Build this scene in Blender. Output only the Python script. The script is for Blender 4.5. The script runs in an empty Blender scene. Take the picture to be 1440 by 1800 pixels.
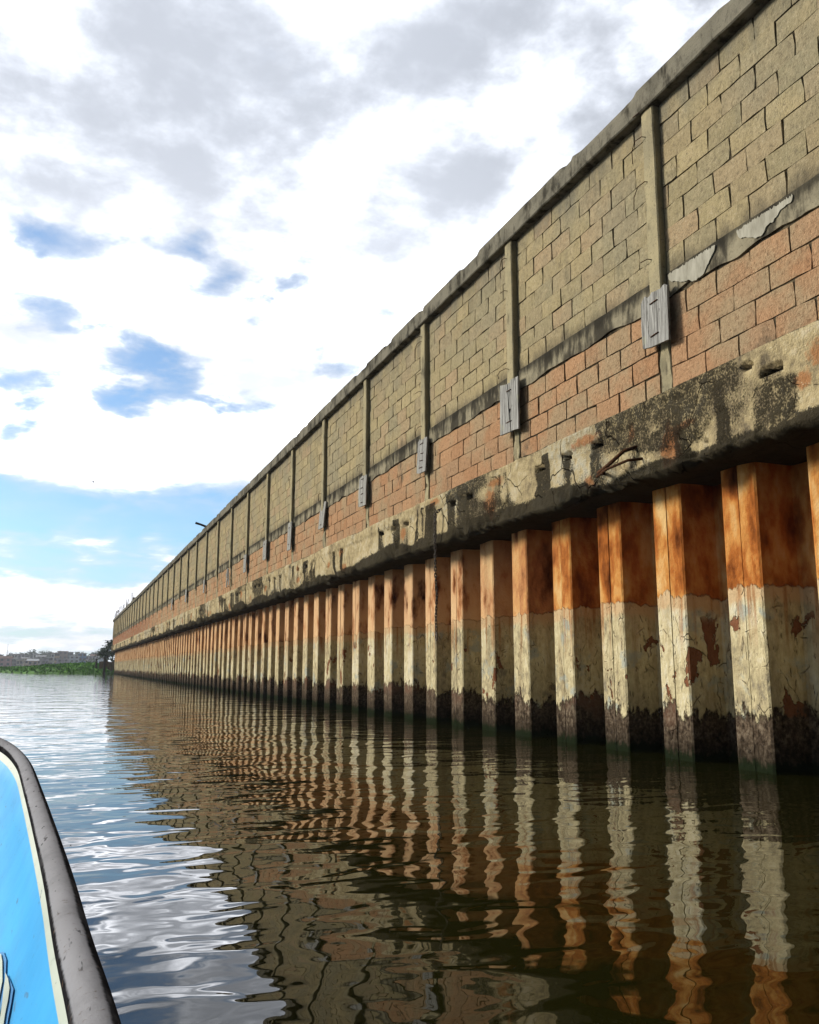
import bpy, bmesh, math, random
import numpy as np
from mathutils import Vector, Matrix
R = math.radians
random.seed(11)
rng = np.random.default_rng(5)
scn = bpy.context.scene
col = scn.collection

# ------------------------------------------------------------------ camera
CAMZ, YAW, PITCH = 0.9, 20.93, 9.934
camd = bpy.data.cameras.new("camera")
camd.sensor_fit = 'VERTICAL'; camd.sensor_height = 24.0; camd.lens = 1553 / 1800 * 24.0
camd.clip_start = 0.05; camd.clip_end = 6000
cam = bpy.data.objects.new("camera", camd); col.objects.link(cam)
cam.location = (0, 0, CAMZ); cam.rotation_euler = (R(90 + PITCH), 0, R(-YAW))
scn.camera = cam

# ------------------------------------------------------------------ node helper
class T:
    def __init__(s, nt): s.nt = nt
    def __call__(s, typ, ins=None, **pr):
        n = s.nt.nodes.new(typ)
        for k, v in pr.items(): setattr(n, k, v)
        for k, v in (ins or {}).items():
            so = n.inputs[k]
            if isinstance(v, bpy.types.NodeSocket): s.nt.links.new(v, so)
            elif hasattr(so, 'default_value'):
                if so.type == 'RGBA' and not hasattr(v, '__len__'): v = (v, v, v, 1)
                elif so.type == 'RGBA' and len(v) == 3: v = (*v, 1)
                so.default_value = v
        return n
    def math(s, op, a, b=0.0, c=0.0, clamp=False):
        return s('ShaderNodeMath', {0: a, 1: b, 2: c}, operation=op, use_clamp=clamp).outputs[0]
    def vec(s, op, a, b=(0, 0, 0)):
        n = s('ShaderNodeVectorMath', {0: a, 1: b}, operation=op)
        return n.outputs[1] if op in ('LENGTH', 'DOT_PRODUCT', 'DISTANCE') else n.outputs[0]
    def noise(s, v, scale, detail=3, rough=.55, dist=0.0, **k):
        return s('ShaderNodeTexNoise', {'Vector': v, 'Scale': scale, 'Detail': detail, 'Roughness': rough, 'Distortion': dist}, **k).outputs[0]
    def voro(s, v, scale, feature='F1', out=0):
        return s('ShaderNodeTexVoronoi', {'Vector': v, 'Scale': scale}, feature=feature).outputs[out]
    def step(s, v, a, b, c=0.0, d=1.0):          # smooth map a..b -> c..d
        return s('ShaderNodeMapRange', {'Value': v, 'From Min': a, 'From Max': b, 'To Min': c, 'To Max': d}, interpolation_type='SMOOTHSTEP').outputs[0]
    def lin(s, v, a, b, c=0.0, d=1.0):
        return s('ShaderNodeMapRange', {'Value': v, 'From Min': a, 'From Max': b, 'To Min': c, 'To Max': d}).outputs[0]
    def mix(s, f, a, b, blend='MIX'):
        n = s('ShaderNodeMix', None, data_type='RGBA', blend_type=blend)
        for i, v in ((0, f), (6, a), (7, b)):
            so = n.inputs[i]
            if isinstance(v, bpy.types.NodeSocket): s.nt.links.new(v, so)
            elif i == 0: so.default_value = v
            else: so.default_value = (*v, 1) if hasattr(v, '__len__') else (v, v, v, 1)
        return n.outputs[2]
    def ramp(s, f, pts, interp='LINEAR'):
        n = s('ShaderNodeValToRGB', {0: f}); r = n.color_ramp; r.interpolation = interp
        while len(r.elements) < len(pts): r.elements.new(.5)
        for e, (p, c) in zip(r.elements, pts): e.position = p; e.color = (*c, 1)
        return n.outputs[0]
    def bump(s, h, strength=.5, dist=.01, normal=None):
        i = {'Height': h, 'Strength': strength, 'Distance': dist}
        if normal is not None: i['Normal'] = normal
        return s('ShaderNodeBump', i).outputs[0]
    def pos(s): return s('ShaderNodeNewGeometry').outputs['Position']
    def sep(s, v): return s('ShaderNodeSeparateXYZ', {0: v}).outputs
    def attr(s, name): return s('ShaderNodeAttribute', attribute_name=name).outputs['Fac']
    def rnd(s):
        a = s('ShaderNodeObjectInfo').outputs['Random']; b = s('ShaderNodeNewGeometry').outputs['Random Per Island']
        return s.math('FRACT', s.math('ADD', a, b))

def material(name, alb=.66):
    m = bpy.data.materials.new(name); m.use_nodes = True
    t = T(m.node_tree); b = m.node_tree.nodes['Principled BSDF']
    def out(color, rough=.85, normal=None, **k):
        if alb != 1: color = t.mix(1.0, color, (alb,) * 3, 'MULTIPLY')
        for key, v in dict({'Base Color': color, 'Roughness': rough}, **k).items():
            so = b.inputs[key]
            if isinstance(v, bpy.types.NodeSocket): m.node_tree.links.new(v, so)
            else: so.default_value = (*v, 1) if (so.type == 'RGBA' and len(v) == 3) else v
        if normal is not None: m.node_tree.links.new(normal, b.inputs['Normal'])
    return m, t, out

# ------------------------------------------------------------------ sky (Nishita + broken cloud deck) and sun
SUN = Vector((-0.72, 0.60, 0.36)).normalized()
w = bpy.data.worlds.new("World"); scn.world = w; w.use_nodes = True
nt = w.node_tree; t = T(nt); bg = nt.nodes['Background']; bg.inputs[1].default_value = 0.15
sky = t('ShaderNodeTexSky', sky_type='NISHITA', sun_disc=False)
sky.sun_elevation = math.asin(SUN.z); sky.sun_rotation = math.atan2(SUN.x, SUN.y); sky.air_density = 1.0; sky.dust_density = .6; sky.ozone_density = 2.0
dn = t.vec('NORMALIZE', t('ShaderNodeTexCoord').outputs['Generated'])
dx, dy, dz = t.sep(dn)
zc = t.math('ADD', t.math('MAXIMUM', dz, 0.0), 0.20)
pl = t('ShaderNodeCombineXYZ', {0: t.math('DIVIDE', dx, zc), 1: t.math('DIVIDE', dy, zc), 2: 0.0}).outputs[0]
pl = t.vec('ADD', pl, (3.1, 0.4, 0.0))
n1 = t.noise(pl, 2.3, 8, .52, .15)
n2 = t.noise(t.vec('ADD', pl, (7.3, 2.1, 1.7)), 5.5, 6, .55, .15)
n3 = t.noise(t.vec('ADD', pl, (1.3, 9.4, 4.7)), 1.7, 5, .5, .2)
n4 = t.noise(t.vec('ADD', pl, (4.3, 1.4, 8.7)), 5.2, 7, .58, .1)
# cover: broken deck high up, blue belt at 8-13 degrees, pale veil at the horizon
cov = t.ramp(dz, [(0.0, (.56,) * 3), (.07, (.58,) * 3), (.115, (.42,) * 3), (.18, (.37,) * 3), (.215, (.66,) * 3), (.27, (.62,) * 3), (.33, (.61,) * 3), (.41, (.62,) * 3), (.48, (.66,) * 3), (.62, (.72,) * 3)], 'EASE')
dens = t.math('ADD', t.math('ADD', t.math('MULTIPLY', n1, .62), t.math('MULTIPLY', n2, .38)), t.math('SUBTRACT', cov, .5))
def sky_dir(px, py):                    # photo pixel -> direction
    r_, u_, th, ps = (px - 720) / 1553., (900 - py) / 1553., R(PITCH), R(YAW)
    f_, z_ = math.cos(th) - math.sin(th) * u_, math.sin(th) + math.cos(th) * u_
    return Vector((r_ * math.cos(ps) + f_ * math.sin(ps), -r_ * math.sin(ps) + f_ * math.cos(ps), z_)).normalized()
for px, py, sz, am in [(125, 440, .068, .14), (300, 432, .05, .10), (380, 495, .075, .15), (535, 490, .068, .15), (215, 620, .06, .13), (40, 655, .075, .14), (310, 685, .075, .13), (430, 700, .06, .10), (15, 770, .05, .12), (640, 560, .06, .09), (455, 560, .05, .10), (90, 560, .05, .10), (250, 530, .04, .09), (610, 640, .05, .09), (190, 715, .06, .12)]:
    wob = t.math('ADD', t.vec('DISTANCE', t.vec('MULTIPLY', dn, (1, 1, 1.5)), tuple(sky_dir(px, py) * Vector((1, 1, 1.5)))), t.math('MULTIPLY', t.math('SUBTRACT', n2, .5), .10))
    dens = t.math('SUBTRACT', dens, t.step(wob, .0, sz, am, 0.0))
cm = t.step(dens, .37, .60)
hi = t.step(dz, .22, .58)
sh = t.math('ADD', t.math('MULTIPLY', n3, .50), t.math('MULTIPLY', n4, .50))
gray = t.math('MULTIPLY', t.step(sh, .27, .60), t.math('MULTIPLY', t.math('ADD', t.math('MULTIPLY', hi, .14), .72), t.step(dz, .04, .22, .35, 1.0)))
# cloud brightness lobe aimed ahead; unseen sky behind dimmed to keep pile recesses dark
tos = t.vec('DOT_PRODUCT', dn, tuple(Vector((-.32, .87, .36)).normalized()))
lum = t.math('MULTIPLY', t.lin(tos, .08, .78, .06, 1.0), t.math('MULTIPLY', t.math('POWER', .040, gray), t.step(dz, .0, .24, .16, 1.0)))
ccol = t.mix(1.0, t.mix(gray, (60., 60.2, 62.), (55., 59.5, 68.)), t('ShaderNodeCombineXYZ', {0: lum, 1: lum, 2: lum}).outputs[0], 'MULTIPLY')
skyc = t.mix(1.0, sky.outputs[0], (.58, .80, .96), 'MULTIPLY')
veil = t.step(dz, .0, .15, .62, .0)
skyc = t.mix(veil, skyc, (2.6, 3.5, 4.3))
skyc = t.mix(t.math('MULTIPLY', n2, .34), skyc, (4.6, 4.8, 5.2))
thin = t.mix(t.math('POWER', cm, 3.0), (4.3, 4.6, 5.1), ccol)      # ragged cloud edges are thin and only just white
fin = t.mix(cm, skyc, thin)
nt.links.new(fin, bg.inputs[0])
sund = bpy.data.lights.new("sun", 'SUN'); sund.energy = 5.0; sund.angle = R(13); sund.color = (1, .95, .86)
suno = bpy.data.objects.new("sun", sund); col.objects.link(suno)
suno.rotation_euler = SUN.to_track_quat('Z', 'Y').to_euler(); suno.location = (-20, 20, 30)
vs = scn.view_settings; vs.view_transform = 'Standard'; vs.look = 'None'; vs.exposure = 0.30; vs.gamma = 1.0; vs.use_curve_mapping = False
scn.cycles.use_denoising = True
scn.cycles.max_bounces = 8

# ------------------------------------------------------------------ helpers
def hsh(i, j, k):
    n = (i * 374761393 + j * 668265263 + k * 2147483647 + 12345) & 0xffffffff
    n = ((n ^ (n >> 13)) * 1274126177) & 0xffffffff
    return ((n ^ (n >> 16)) & 0xffff) / 65535.0
def vnoise(x, y, z=0.0):
    x, y = np.broadcast_arrays(np.asarray(x, float), np.asarray(y, float)); z = np.zeros_like(x) + z
    xi, yi, zi = np.floor(x).astype(np.int64), np.floor(y).astype(np.int64), np.floor(z).astype(np.int64)
    xf, yf, zf = x - xi, y - yi, z - zi
    u, v, w_ = xf * xf * (3 - 2 * xf), yf * yf * (3 - 2 * yf), zf * zf * (3 - 2 * zf)
    L = lambda a, b, f: a + (b - a) * f
    return L(L(L(hsh(xi, yi, zi), hsh(xi + 1, yi, zi), u), L(hsh(xi, yi + 1, zi), hsh(xi + 1, yi + 1, zi), u), v),
             L(L(hsh(xi, yi, zi + 1), hsh(xi + 1, yi, zi + 1), u), L(hsh(xi, yi + 1, zi + 1), hsh(xi + 1, yi + 1, zi + 1), u), v), w_)
def fbm(x, y, z=0.0, o=4):
    s, a, f, tot = 0, .5, 1., 0
    for k in range(o): s = s + a * vnoise(np.asarray(x) * f + 17.3 * k, np.asarray(y) * f, np.asarray(z) * f); tot += a; a *= .5; f *= 2.03
    return s / tot
def sst(x, a, b):
    q = np.clip((x - a) / (b - a), 0, 1); return q * q * (3 - 2 * q)

def mesh(name, verts, faces, mat=None, smooth=False, attrs=None):
    me = bpy.data.meshes.new(name); me.from_pydata([tuple(map(float, v)) for v in verts], [], faces)
    if mat is not None: me.materials.append(mat)
    if smooth: me.polygons.foreach_set('use_smooth', [True] * len(me.polygons))
    for k, a in (attrs or {}).items():
        at = me.attributes.new(k, 'FLOAT', 'POINT'); at.data.foreach_set('value', np.asarray(a, dtype=np.float32))
    me.update(); return me
def link(name, me, parent=None, loc=(0, 0, 0), rot=(0, 0, 0), **pr):
    o = bpy.data.objects.new(name, me); col.objects.link(o); o.location = loc; o.rotation_euler = rot
    if parent is not None: o.parent = parent
    for k, v in pr.items(): o[k] = v
    return o
def thing(name, label, cat, loc=(0, 0, 0), rot=(0, 0, 0), group=None):
    o = link(name, None, None, loc, rot, label=label, category=cat)
    o.empty_display_size = .2
    if group: o['group'] = group
    return o
class MB:
    def __init__(s): s.v = []; s.f = []
    def box(s, a, b):
        k = len(s.v)
        s.v += [(x, y, z) for x in (a[0], b[0]) for y in (a[1], b[1]) for z in (a[2], b[2])]
        s.f += [tuple(k + i for i in q) for q in ((0, 1, 3, 2), (4, 6, 7, 5), (0, 4, 5, 1), (2, 3, 7, 6), (0, 2, 6, 4), (1, 5, 7, 3))]
        return s
    def tube(s, pts, r, n=6, cap=True):
        pts = [Vector(p) for p in pts]; rs = r if hasattr(r, '__len__') else [r] * len(pts); k0 = len(s.v)
        up = Vector((0, 0, 1)) if abs((pts[-1] - pts[0]).normalized().z) < .9 else Vector((1, 0, 0))
        for i, p in enumerate(pts):
            tg = (pts[min(i + 1, len(pts) - 1)] - pts[max(i - 1, 0)]).normalized()
            a = tg.cross(up).normalized(); b = a.cross(tg).normalized()
            for j in range(n):
                q = 2 * math.pi * j / n; s.v.append(tuple(p + (a * math.cos(q) + b * math.sin(q)) * rs[i]))
        for i in range(len(pts) - 1):
            for j in range(n):
                j2 = (j + 1) % n; s.f.append((k0 + i * n + j, k0 + i * n + j2, k0 + (i + 1) * n + j2, k0 + (i + 1) * n + j))
        if cap: s.f += [tuple(k0 + j for j in reversed(range(n))), tuple(k0 + (len(pts) - 1) * n + j for j in range(n))]
        return s
    def prism(s, poly, x0, x1):               # outline in (y, z), extruded along x
        k = len(s.v); n = len(poly)
        s.v += [(x0, y, z) for y, z in poly] + [(x1, y, z) for y, z in poly]
        s.f += [tuple(range(k, k + n)), tuple(reversed(range(k + n, k + 2 * n)))]
        s.f += [(k + (i + 1) % n, k + i, k + n + i, k + n + (i + 1) % n) for i in range(n)]
        return s
    def build(s, name, mat, parent=None, loc=(0, 0, 0), rot=(0, 0, 0), smooth=False, **pr):
        return link(name, mesh(name, s.v, s.f, mat, smooth), parent, loc, rot, **pr)
def fix(o):
    bm = bmesh.new(); bm.from_mesh(o.data); bmesh.ops.recalc_face_normals(bm, faces=bm.faces); bm.to_mesh(o.data); bm.free(); return o
def grid_faces(nu, nv, k0=0):
    return [(k0 + i * nv + j, k0 + (i + 1) * nv + j, k0 + (i + 1) * nv + j + 1, k0 + i * nv + j + 1) for i in range(nu - 1) for j in range(nv - 1)]

# ------------------------------------------------------------------ layout of the quay (metres, wall runs along +Y, faces -X)
D = 5.67            # front of the steel piles
XB = 5.18           # face of the capping beam
XW = 5.27           # face of the blocks
XC = 5.15           # face of the coping
XK = 5.195          # face of the columns
Y0, Y1 = -6.0, 120.0
ZB, ZT = 2.70, 3.51
ZM0, ZM1 = 4.44, 4.70
ZU, ZTOP = 6.52, 6.79
COL0, BAY = 6.80, 3.09
cols = [COL0 + BAY * i for i in range(-4, 37)]

# ------------------------------------------------------------------ materials
def m_piles():
    m, t, out = material('rusted_steel')
    P = t.pos(); x, y, z = t.sep(P)
    nA = t.noise(P, 1.3, 3); nB = t.noise(P, 7.0, 4, .6); nC = t.noise(P, 28, 3, .6)
    streak = t.noise(t.vec('ADD', t.vec('MULTIPLY', P, (2.4, 2.4, 1.15)), t('ShaderNodeCombineXYZ', {0: t.math('MULTIPLY', t('ShaderNodeObjectInfo').outputs['Random'], 9.0), 1: 0.0, 2: 0.0}).outputs[0]), 1.5, 6, .58, .0)
    big = t.noise(t.vec('MULTIPLY', P, (.6, .6, .25)), 1.0, 2)
    per = t.noise(t.vec('MULTIPLY', P, (0, 1, 0)), .9, 1)
    rust = t.ramp(t.math('ADD', t.math('MULTIPLY', streak, .8), t.math('MULTIPLY', big, .25)),
                  [(.33, (.035, .011, .005)), (.42, (.17, .050, .014)), (.50, (.40, .13, .030)), (.57, (.58, .27, .075)), (.66, (.70, .45, .19))])
    peach = t.mix(nB, (.62, .37, .19), (.70, .49, .28))
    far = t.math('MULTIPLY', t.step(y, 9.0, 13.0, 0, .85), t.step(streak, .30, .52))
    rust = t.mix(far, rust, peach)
    # lime-cream crust between the tide marks
    drip = t.noise(t.vec('MULTIPLY', P, (7, 7, .8)), 1.0, 4, .6)
    fine = t.noise(t.vec('MULTIPLY', P, (1, 1, .55)), 16, 5, .68)
    orr = t('ShaderNodeObjectInfo').outputs['Random']
    coat = t.ramp(t.math('ADD', t.math('MULTIPLY', nA, .5), t.math('MULTIPLY', fine, .5)), [(.36, (.24, .205, .14)), (.45, (.45, .375, .215)), (.53, (.60, .51, .30)), (.62, (.66, .59, .41))])
    coat = t.mix(t.step(drip, .48, .72, 0, .55), coat, (.27, .20, .11))
    coat = t.mix(t.step(t.noise(t.vec('ADD', P, (3, 5, 1)), 2.6, 4, .6), .56, .66, 0, .75), coat, (.34, .37, .32))
    crack = t.voro(t.vec('MULTIPLY', t.vec('ADD', P, t.vec('MULTIPLY', t('ShaderNodeTexNoise', {'Vector': P, 'Scale': 5.0}).outputs[1], (.12, .12, .12))), (5, 5, 3.2)), 1.0, 'DISTANCE_TO_EDGE')
    crk = t.math('MULTIPLY', t.step(crack, .0, .03, 1, 0), t.step(nB, .5, .62))
    pits = t.step(t.noise(t.vec('MULTIPLY', P, (30, 30, 9)), 1.0, 3, .6), .63, .70)
    coat = t.mix(t.math('MULTIPLY', pits, .7), coat, (.12, .09, .055))
    coat = t.mix(t.math('MULTIPLY', crk, .7), coat, (.10, .07, .045))
    l1 = t.math('ADD', 1.58, t.math('MULTIPLY', t.math('SUBTRACT', t.noise(t.vec('MULTIPLY', P, (1, 1, 0)), 1.7, 4), .5), .20))
    l1 = t.math('ADD', l1, t.math('MULTIPLY', orr, .06))
    band = t.step(t.math('ADD', t.math('SUBTRACT', l1, z), t.math('MULTIPLY', t.math('SUBTRACT', nB, .5), .22)), .10, .18)
    coat = t.mix(band, t.mix(fine, (.50, .33, .17), (.64, .48, .28)), coat)
    run = t.math('MULTIPLY', t.step(t.noise(t.vec('MULTIPLY', P, (11, 11, .55)), 1.0, 4, .6), .50, .66), t.step(t.math('ADD', t.math('SUBTRACT', l1, z), t.math('MULTIPLY', nB, -.5)), -.2, .55, .85, 0))
    coat = t.mix(run, coat, t.mix(fine, (.22, .085, .03), (.46, .22, .08)))
    isco = t.step(t.math('ADD', t.math('SUBTRACT', l1, z), t.math('ADD', t.math('MULTIPLY', t.math('SUBTRACT', fine, .5), .07), t.math('MULTIPLY', t.math('SUBTRACT', drip, .5), .16))), -.006, .016)
    l0 = t.math('ADD', .10, t.math('MULTIPLY', t.math('ADD', t.math('MULTIPLY', orr, .45), t.math('ADD', t.math('MULTIPLY', nA, .7), t.math('MULTIPLY', drip, .8))), .42))
    low = t.step(t.math('ADD', t.math('SUBTRACT', z, l0), t.math('MULTIPLY', t.math('SUBTRACT', fine, .5), .55)), -.035, .035, 1, 0)
    peel = t.math('MULTIPLY', t.step(t.noise(t.vec('MULTIPLY', P, (1, 1, .6)), 2.6, 5, .62, .3), .615, .63), t.step(z, 1.30, 1.48, 1, 0))
    bare = t.mix(fine, (.11, .045, .024), (.30, .13, .065))
    slime = t.ramp(t.math('ADD', t.math('MULTIPLY', fine, .5), t.math('MULTIPLY', nC, .5)), [(.36, (.018, .013, .009)), (.48, (.075, .053, .035)), (.56, (.15, .112, .075)), (.66, (.24, .19, .13))])
    slime = t.mix(t.step(z, .05, .40, .75, 0), slime, (.016, .013, .009))
    slime = t.mix(t.step(t.math('ADD', z, t.math('MULTIPLY', t.math('SUBTRACT', nA, .5), 1.2)), .42, .62, 0, .8), slime, t.mix(nC, bare, (.15, .12, .09)))
    c = t.mix(isco, rust, coat)
    c = t.mix(t.math('MULTIPLY', peel, isco), c, bare)
    c = t.mix(low, c, slime)
    alg = t.step(t.math('ADD', z, t.math('MULTIPLY', fine, .24)), .17, .24, 1, 0)
    c = t.mix(alg, c, (.012, .017, .008))
    h = t.math('ADD', t.math('MULTIPLY', t.math('MULTIPLY', isco, t.math('SUBTRACT', 1.0, t.math('MAXIMUM', low, peel))), .8), t.math('ADD', t.math('MULTIPLY', nB, .35), t.math('MULTIPLY', nC, .18)))
    h = t.math('SUBTRACT', h, t.math('MULTIPLY', t.math('MULTIPLY', t.math('MAXIMUM', crk, pits), isco), .3))
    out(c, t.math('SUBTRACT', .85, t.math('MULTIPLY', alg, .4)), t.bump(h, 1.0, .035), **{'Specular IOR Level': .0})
    return m
def m_beam():
    m, t, out = material('stained_concrete')
    P = t.pos(); x, y, z = t.sep(P)
    g, r_, pa = t.attr('grime_slot_shade'), t.attr('rust'), t.attr('pale')
    nA = t.noise(P, 2.2, 4); nB = t.noise(P, 11, 4, .65); nC = t.noise(P, 48, 3, .7)
    c = t.ramp(t.math('ADD', t.math('MULTIPLY', nA, .55), t.math('MULTIPLY', nB, .45)), [(.34, (.13, .105, .07)), (.43, (.31, .245, .14)), (.52, (.45, .36, .195)), (.64, (.56, .48, .32))])
    c = t.mix(t.math('MULTIPLY', t.math('MULTIPLY', pa, t.step(nB, .35, .65)), .6), c, (.40, .39, .31))
    rm = t.step(t.math('ADD', r_, t.math('MULTIPLY', t.math('SUBTRACT', nB, .5), 1.6)),   .38, .8)
    c = t.mix(t.math('MULTIPLY', rm, .8), c, t.mix(nC, (.22, .075, .028), (.46, .20, .075)))
    sp = t.step(t.voro(P, 34), .0, .28, 1, 0)
    c = t.mix(t.math('MULTIPLY', sp, t.step(nB, .42, .6, 0, .8)), c, (.68, .60, .40))
    gm = t.step(t.math('ADD', g, t.math('ADD', t.math('MULTIPLY', t.math('SUBTRACT', nB, .5), .7), t.math('MULTIPLY', t.math('SUBTRACT', nC, .5), .9))), .36, .66)
    c = t.mix(t.math('MULTIPLY', gm, .93), c, t.mix(nC, (.008, .007, .005), (.035, .03, .022)))
    ck = t.voro(t.vec('ADD', P, t.vec('MULTIPLY', t('ShaderNodeTexNoise', {'Vector': P, 'Scale': 3.0}).outputs[1], (.3, .3, .3))), 1.5, 'DISTANCE_TO_EDGE')
    ckm = t.math('MULTIPLY', t.step(ck, .0, .012, 1, 0), t.step(nA, .46, .56))
    c = t.mix(t.math('MULTIPLY', ckm, .9), c, (.02, .015, .01))
    h = t.math('SUBTRACT', t.math('ADD', t.math('MULTIPLY', nB, .6), t.math('MULTIPLY', nC, .35)), t.math('MULTIPLY', ckm, .6))
    out(c, .92, t.bump(h, 1.0, .045), **{'Specular IOR Level': .0})
    return m
def m_block():
    m, t, out = material('tan_sandcrete')
    P = t.pos(); x, y, z = t.sep(P); r = t.rnd()
    nA = t.noise(P, .9, 4, .6); nB = t.noise(P, 9, 4, .65); nC = t.noise(P, 60, 3, .7)
    c = t.ramp(r, [(0, (.30, .25, .143)), (.25, (.375, .305, .165)), (.45, (.335, .265, .150)), (.6, (.40, .325, .175)), (.75, (.315, .265, .155)), (.9, (.39, .285, .165)), (1, (.275, .235, .143))])
    c = t.mix(t.math('MULTIPLY', t.step(nA, .45, .66), .55), c, (.27, .245, .165))
    c = t.mix(t.math('MULTIPLY', t.step(nB, .42, .75), .35), c, (.50, .40, .24))
    gr_ = t.noise(P, 24, 4, .75)
    c = t.mix(t.step(gr_, .34, .50, .6, 0), c, (.16, .13, .085))
    c = t.mix(t.step(gr_, .56, .70, 0, .5), c, (.52, .44, .29))
    c = t.mix(t.step(nC, .30, .46, .5, 0), c, (.15, .12, .08))
    dirt = t.noise(t.vec('MULTIPLY', P, (5, 5, .9)), 1.0, 4, .6)
    top = t.math('MULTIPLY', t.step(t.math('ADD', z, t.math('MULTIPLY', dirt, 1.1)), 6.65, 7.25), .75)
    c = t.mix(top, c, t.mix(nB, (.10, .085, .06), (.25, .235, .18)))
    lo = t.math('MULTIPLY', t.step(t.math('SUBTRACT', z, t.math('MULTIPLY', dirt, .5)), 4.40, 4.62, 1, 0), .75)
    c = t.mix(lo, c, (.10, .085, .06))
    mould = t.math('MULTIPLY', t.step(t.noise(t.vec('MULTIPLY', P, (2.5, 2.5, .8)), 1.0, 5, .65, .2), .60, .72), .45)
    c = t.mix(mould, c, (.13, .12, .085))
    out(c, .95, t.bump(t.math('ADD', nB, t.math('ADD', gr_, t.math('MULTIPLY', nC, .5))), .8, .016), **{'Specular IOR Level': .0})
    return m
def m_oblock():
    m, t, out = material('orange_coral_block')
    P = t.pos(); x, y, z = t.sep(P); r = t.rnd()
    nA = t.noise(P, 1.4, 4, .6); nB = t.noise(P, 9, 4, .65); nC = t.noise(P, 55, 3, .7)
    c = t.ramp(r, [(0, (.40, .22, .115)), (.3, (.44, .26, .142)), (.55, (.37, .225, .125)), (.8, (.46, .27, .145)), (1, (.36, .235, .138))])
    c = t.mix(t.math('MULTIPLY', t.step(nA, .44, .62), .75), c, (.37, .285, .17))
    farred = t.step(y, 55, 75, 0, .6)
    c = t.mix(farred, c, (.26, .095, .055))
    gr_ = t.noise(P, 22, 4, .75)
    c = t.mix(t.step(gr_, .34, .50, .6, 0), c, (.18, .10, .055))
    c = t.mix(t.step(gr_, .56, .70, 0, .5), c, (.58, .38, .22))
    c = t.mix(t.step(nC, .30, .48, .5, 0), c, (.18, .09, .045))
    sp = t.step(t.voro(P, 40), .0, .26, 1, 0)
    c = t.mix(t.math('MULTIPLY', sp, t.step(nB, .4, .6, .1, .75)), c, (.72, .50, .28))
    dk = t.math('MULTIPLY', t.step(t.noise(t.vec('MULTIPLY', P, (2.2, 2.2, 1.2)), 1.0, 5, .65, .3), .60, .70), .7)
    c = t.mix(dk, c, (.10, .08, .055))
    out(c, .95, t.bump(t.math('ADD', nB, t.math('ADD', gr_, t.math('MULTIPLY', nC, .6))), .9, .018), **{'Specular IOR Level': .0})
    return m
def m_mortar():
    m, t, out = material('mildewed_mortar')
    P = t.pos(); n = t.noise(P, 3.5, 5, .65); n2 = t.noise(P, 30, 3)
    c = t.ramp(t.math('ADD', t.math('MULTIPLY', n, .7), t.math('MULTIPLY', n2, .3)), [(.36, (.020, .016, .011)), (.5, (.075, .058, .036)), (.66, (.20, .16, .095))])
    out(c, .95, t.bump(n2, .6, .01), **{'Specular IOR Level': .0}); return m
def m_frame(name, a, b, mould=.62, strz=1.0, zdark=None):
    m, t, out = material(name)
    P = t.pos(); x, y, z = t.sep(P)
    n = t.noise(P, 2.6, 5, .62); s = t.noise(t.vec('MULTIPLY', P, (6, 6, 6 * strz)), 1.0, 5, .65, .2); n3 = t.noise(P, 45, 3, .7)
    c = t.mix(t.step(n, .35, .65), a, b)
    k = t.step(t.math('ADD', s, t.math('MULTIPLY', t.math('SUBTRACT', n, .5), .5)), mould - .10, mould + .10)
    c = t.mix(t.math('MULTIPLY', k, .85), c, (.035, .031, .024))
    c = t.mix(t.step(n3, .3, .45, .5, 0), c, (.07, .06, .045))
    if zdark:
        c = t.mix(t.math('MULTIPLY', t.step(t.math('ADD', z, t.math('MULTIPLY', s, .25)), zdark[0], zdark[1]), .8), c, (.03, .027, .021))
    out(c, .95, t.bump(t.math('ADD', n, t.math('MULTIPLY', n3, .5)), .7, .015), **{'Specular IOR Level': .0}); return m
def m_simple(name, a, b, scale=8, rough=.8, bump=.3, stretch=(1, 1, 1), **k):
    m, t, out = material(name)
    P = t.vec('MULTIPLY', t('ShaderNodeTexCoord').outputs['Object'], stretch)
    n = t.noise(P, scale, 4, .6)
    out(t.mix(t.step(n, .3, .7), a, b), rough, t.bump(n, bump, .01), **dict({'Specular IOR Level': .02}, **k)); return m
def m_wood():
    m, t, out = material('weathered_wood')
    P = t('ShaderNodeTexCoord').outputs['Object']
    g = t.noise(t.vec('MULTIPLY', P, (20, 46, 2.2)), 1.0, 5, .65, .6); n = t.noise(P, 5, 3); kn = t.noise(t.vec('MULTIPLY', P, (9, 16, 6)), 1.0, 3)
    r = t('ShaderNodeObjectInfo').outputs['Random']
    c = t.ramp(g, [(.33, (.045, .042, .037)), (.43, (.19, .182, .16)), (.54, (.38, .37, .335)), (.68, (.56, .55, .50))])
    c = t.mix(t.step(n, .55, .72, 0, .45), c, (.40, .40, .24))
    c = t.mix(t.step(kn, .64, .72, 0, .8), c, (.05, .045, .04))
    c = t.mix(t.math('MULTIPLY', r, .3), c, (.25, .245, .235))
    out(c, .9, t.bump(g, .8, .008), **{'Specular IOR Level': .0}); return m
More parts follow.
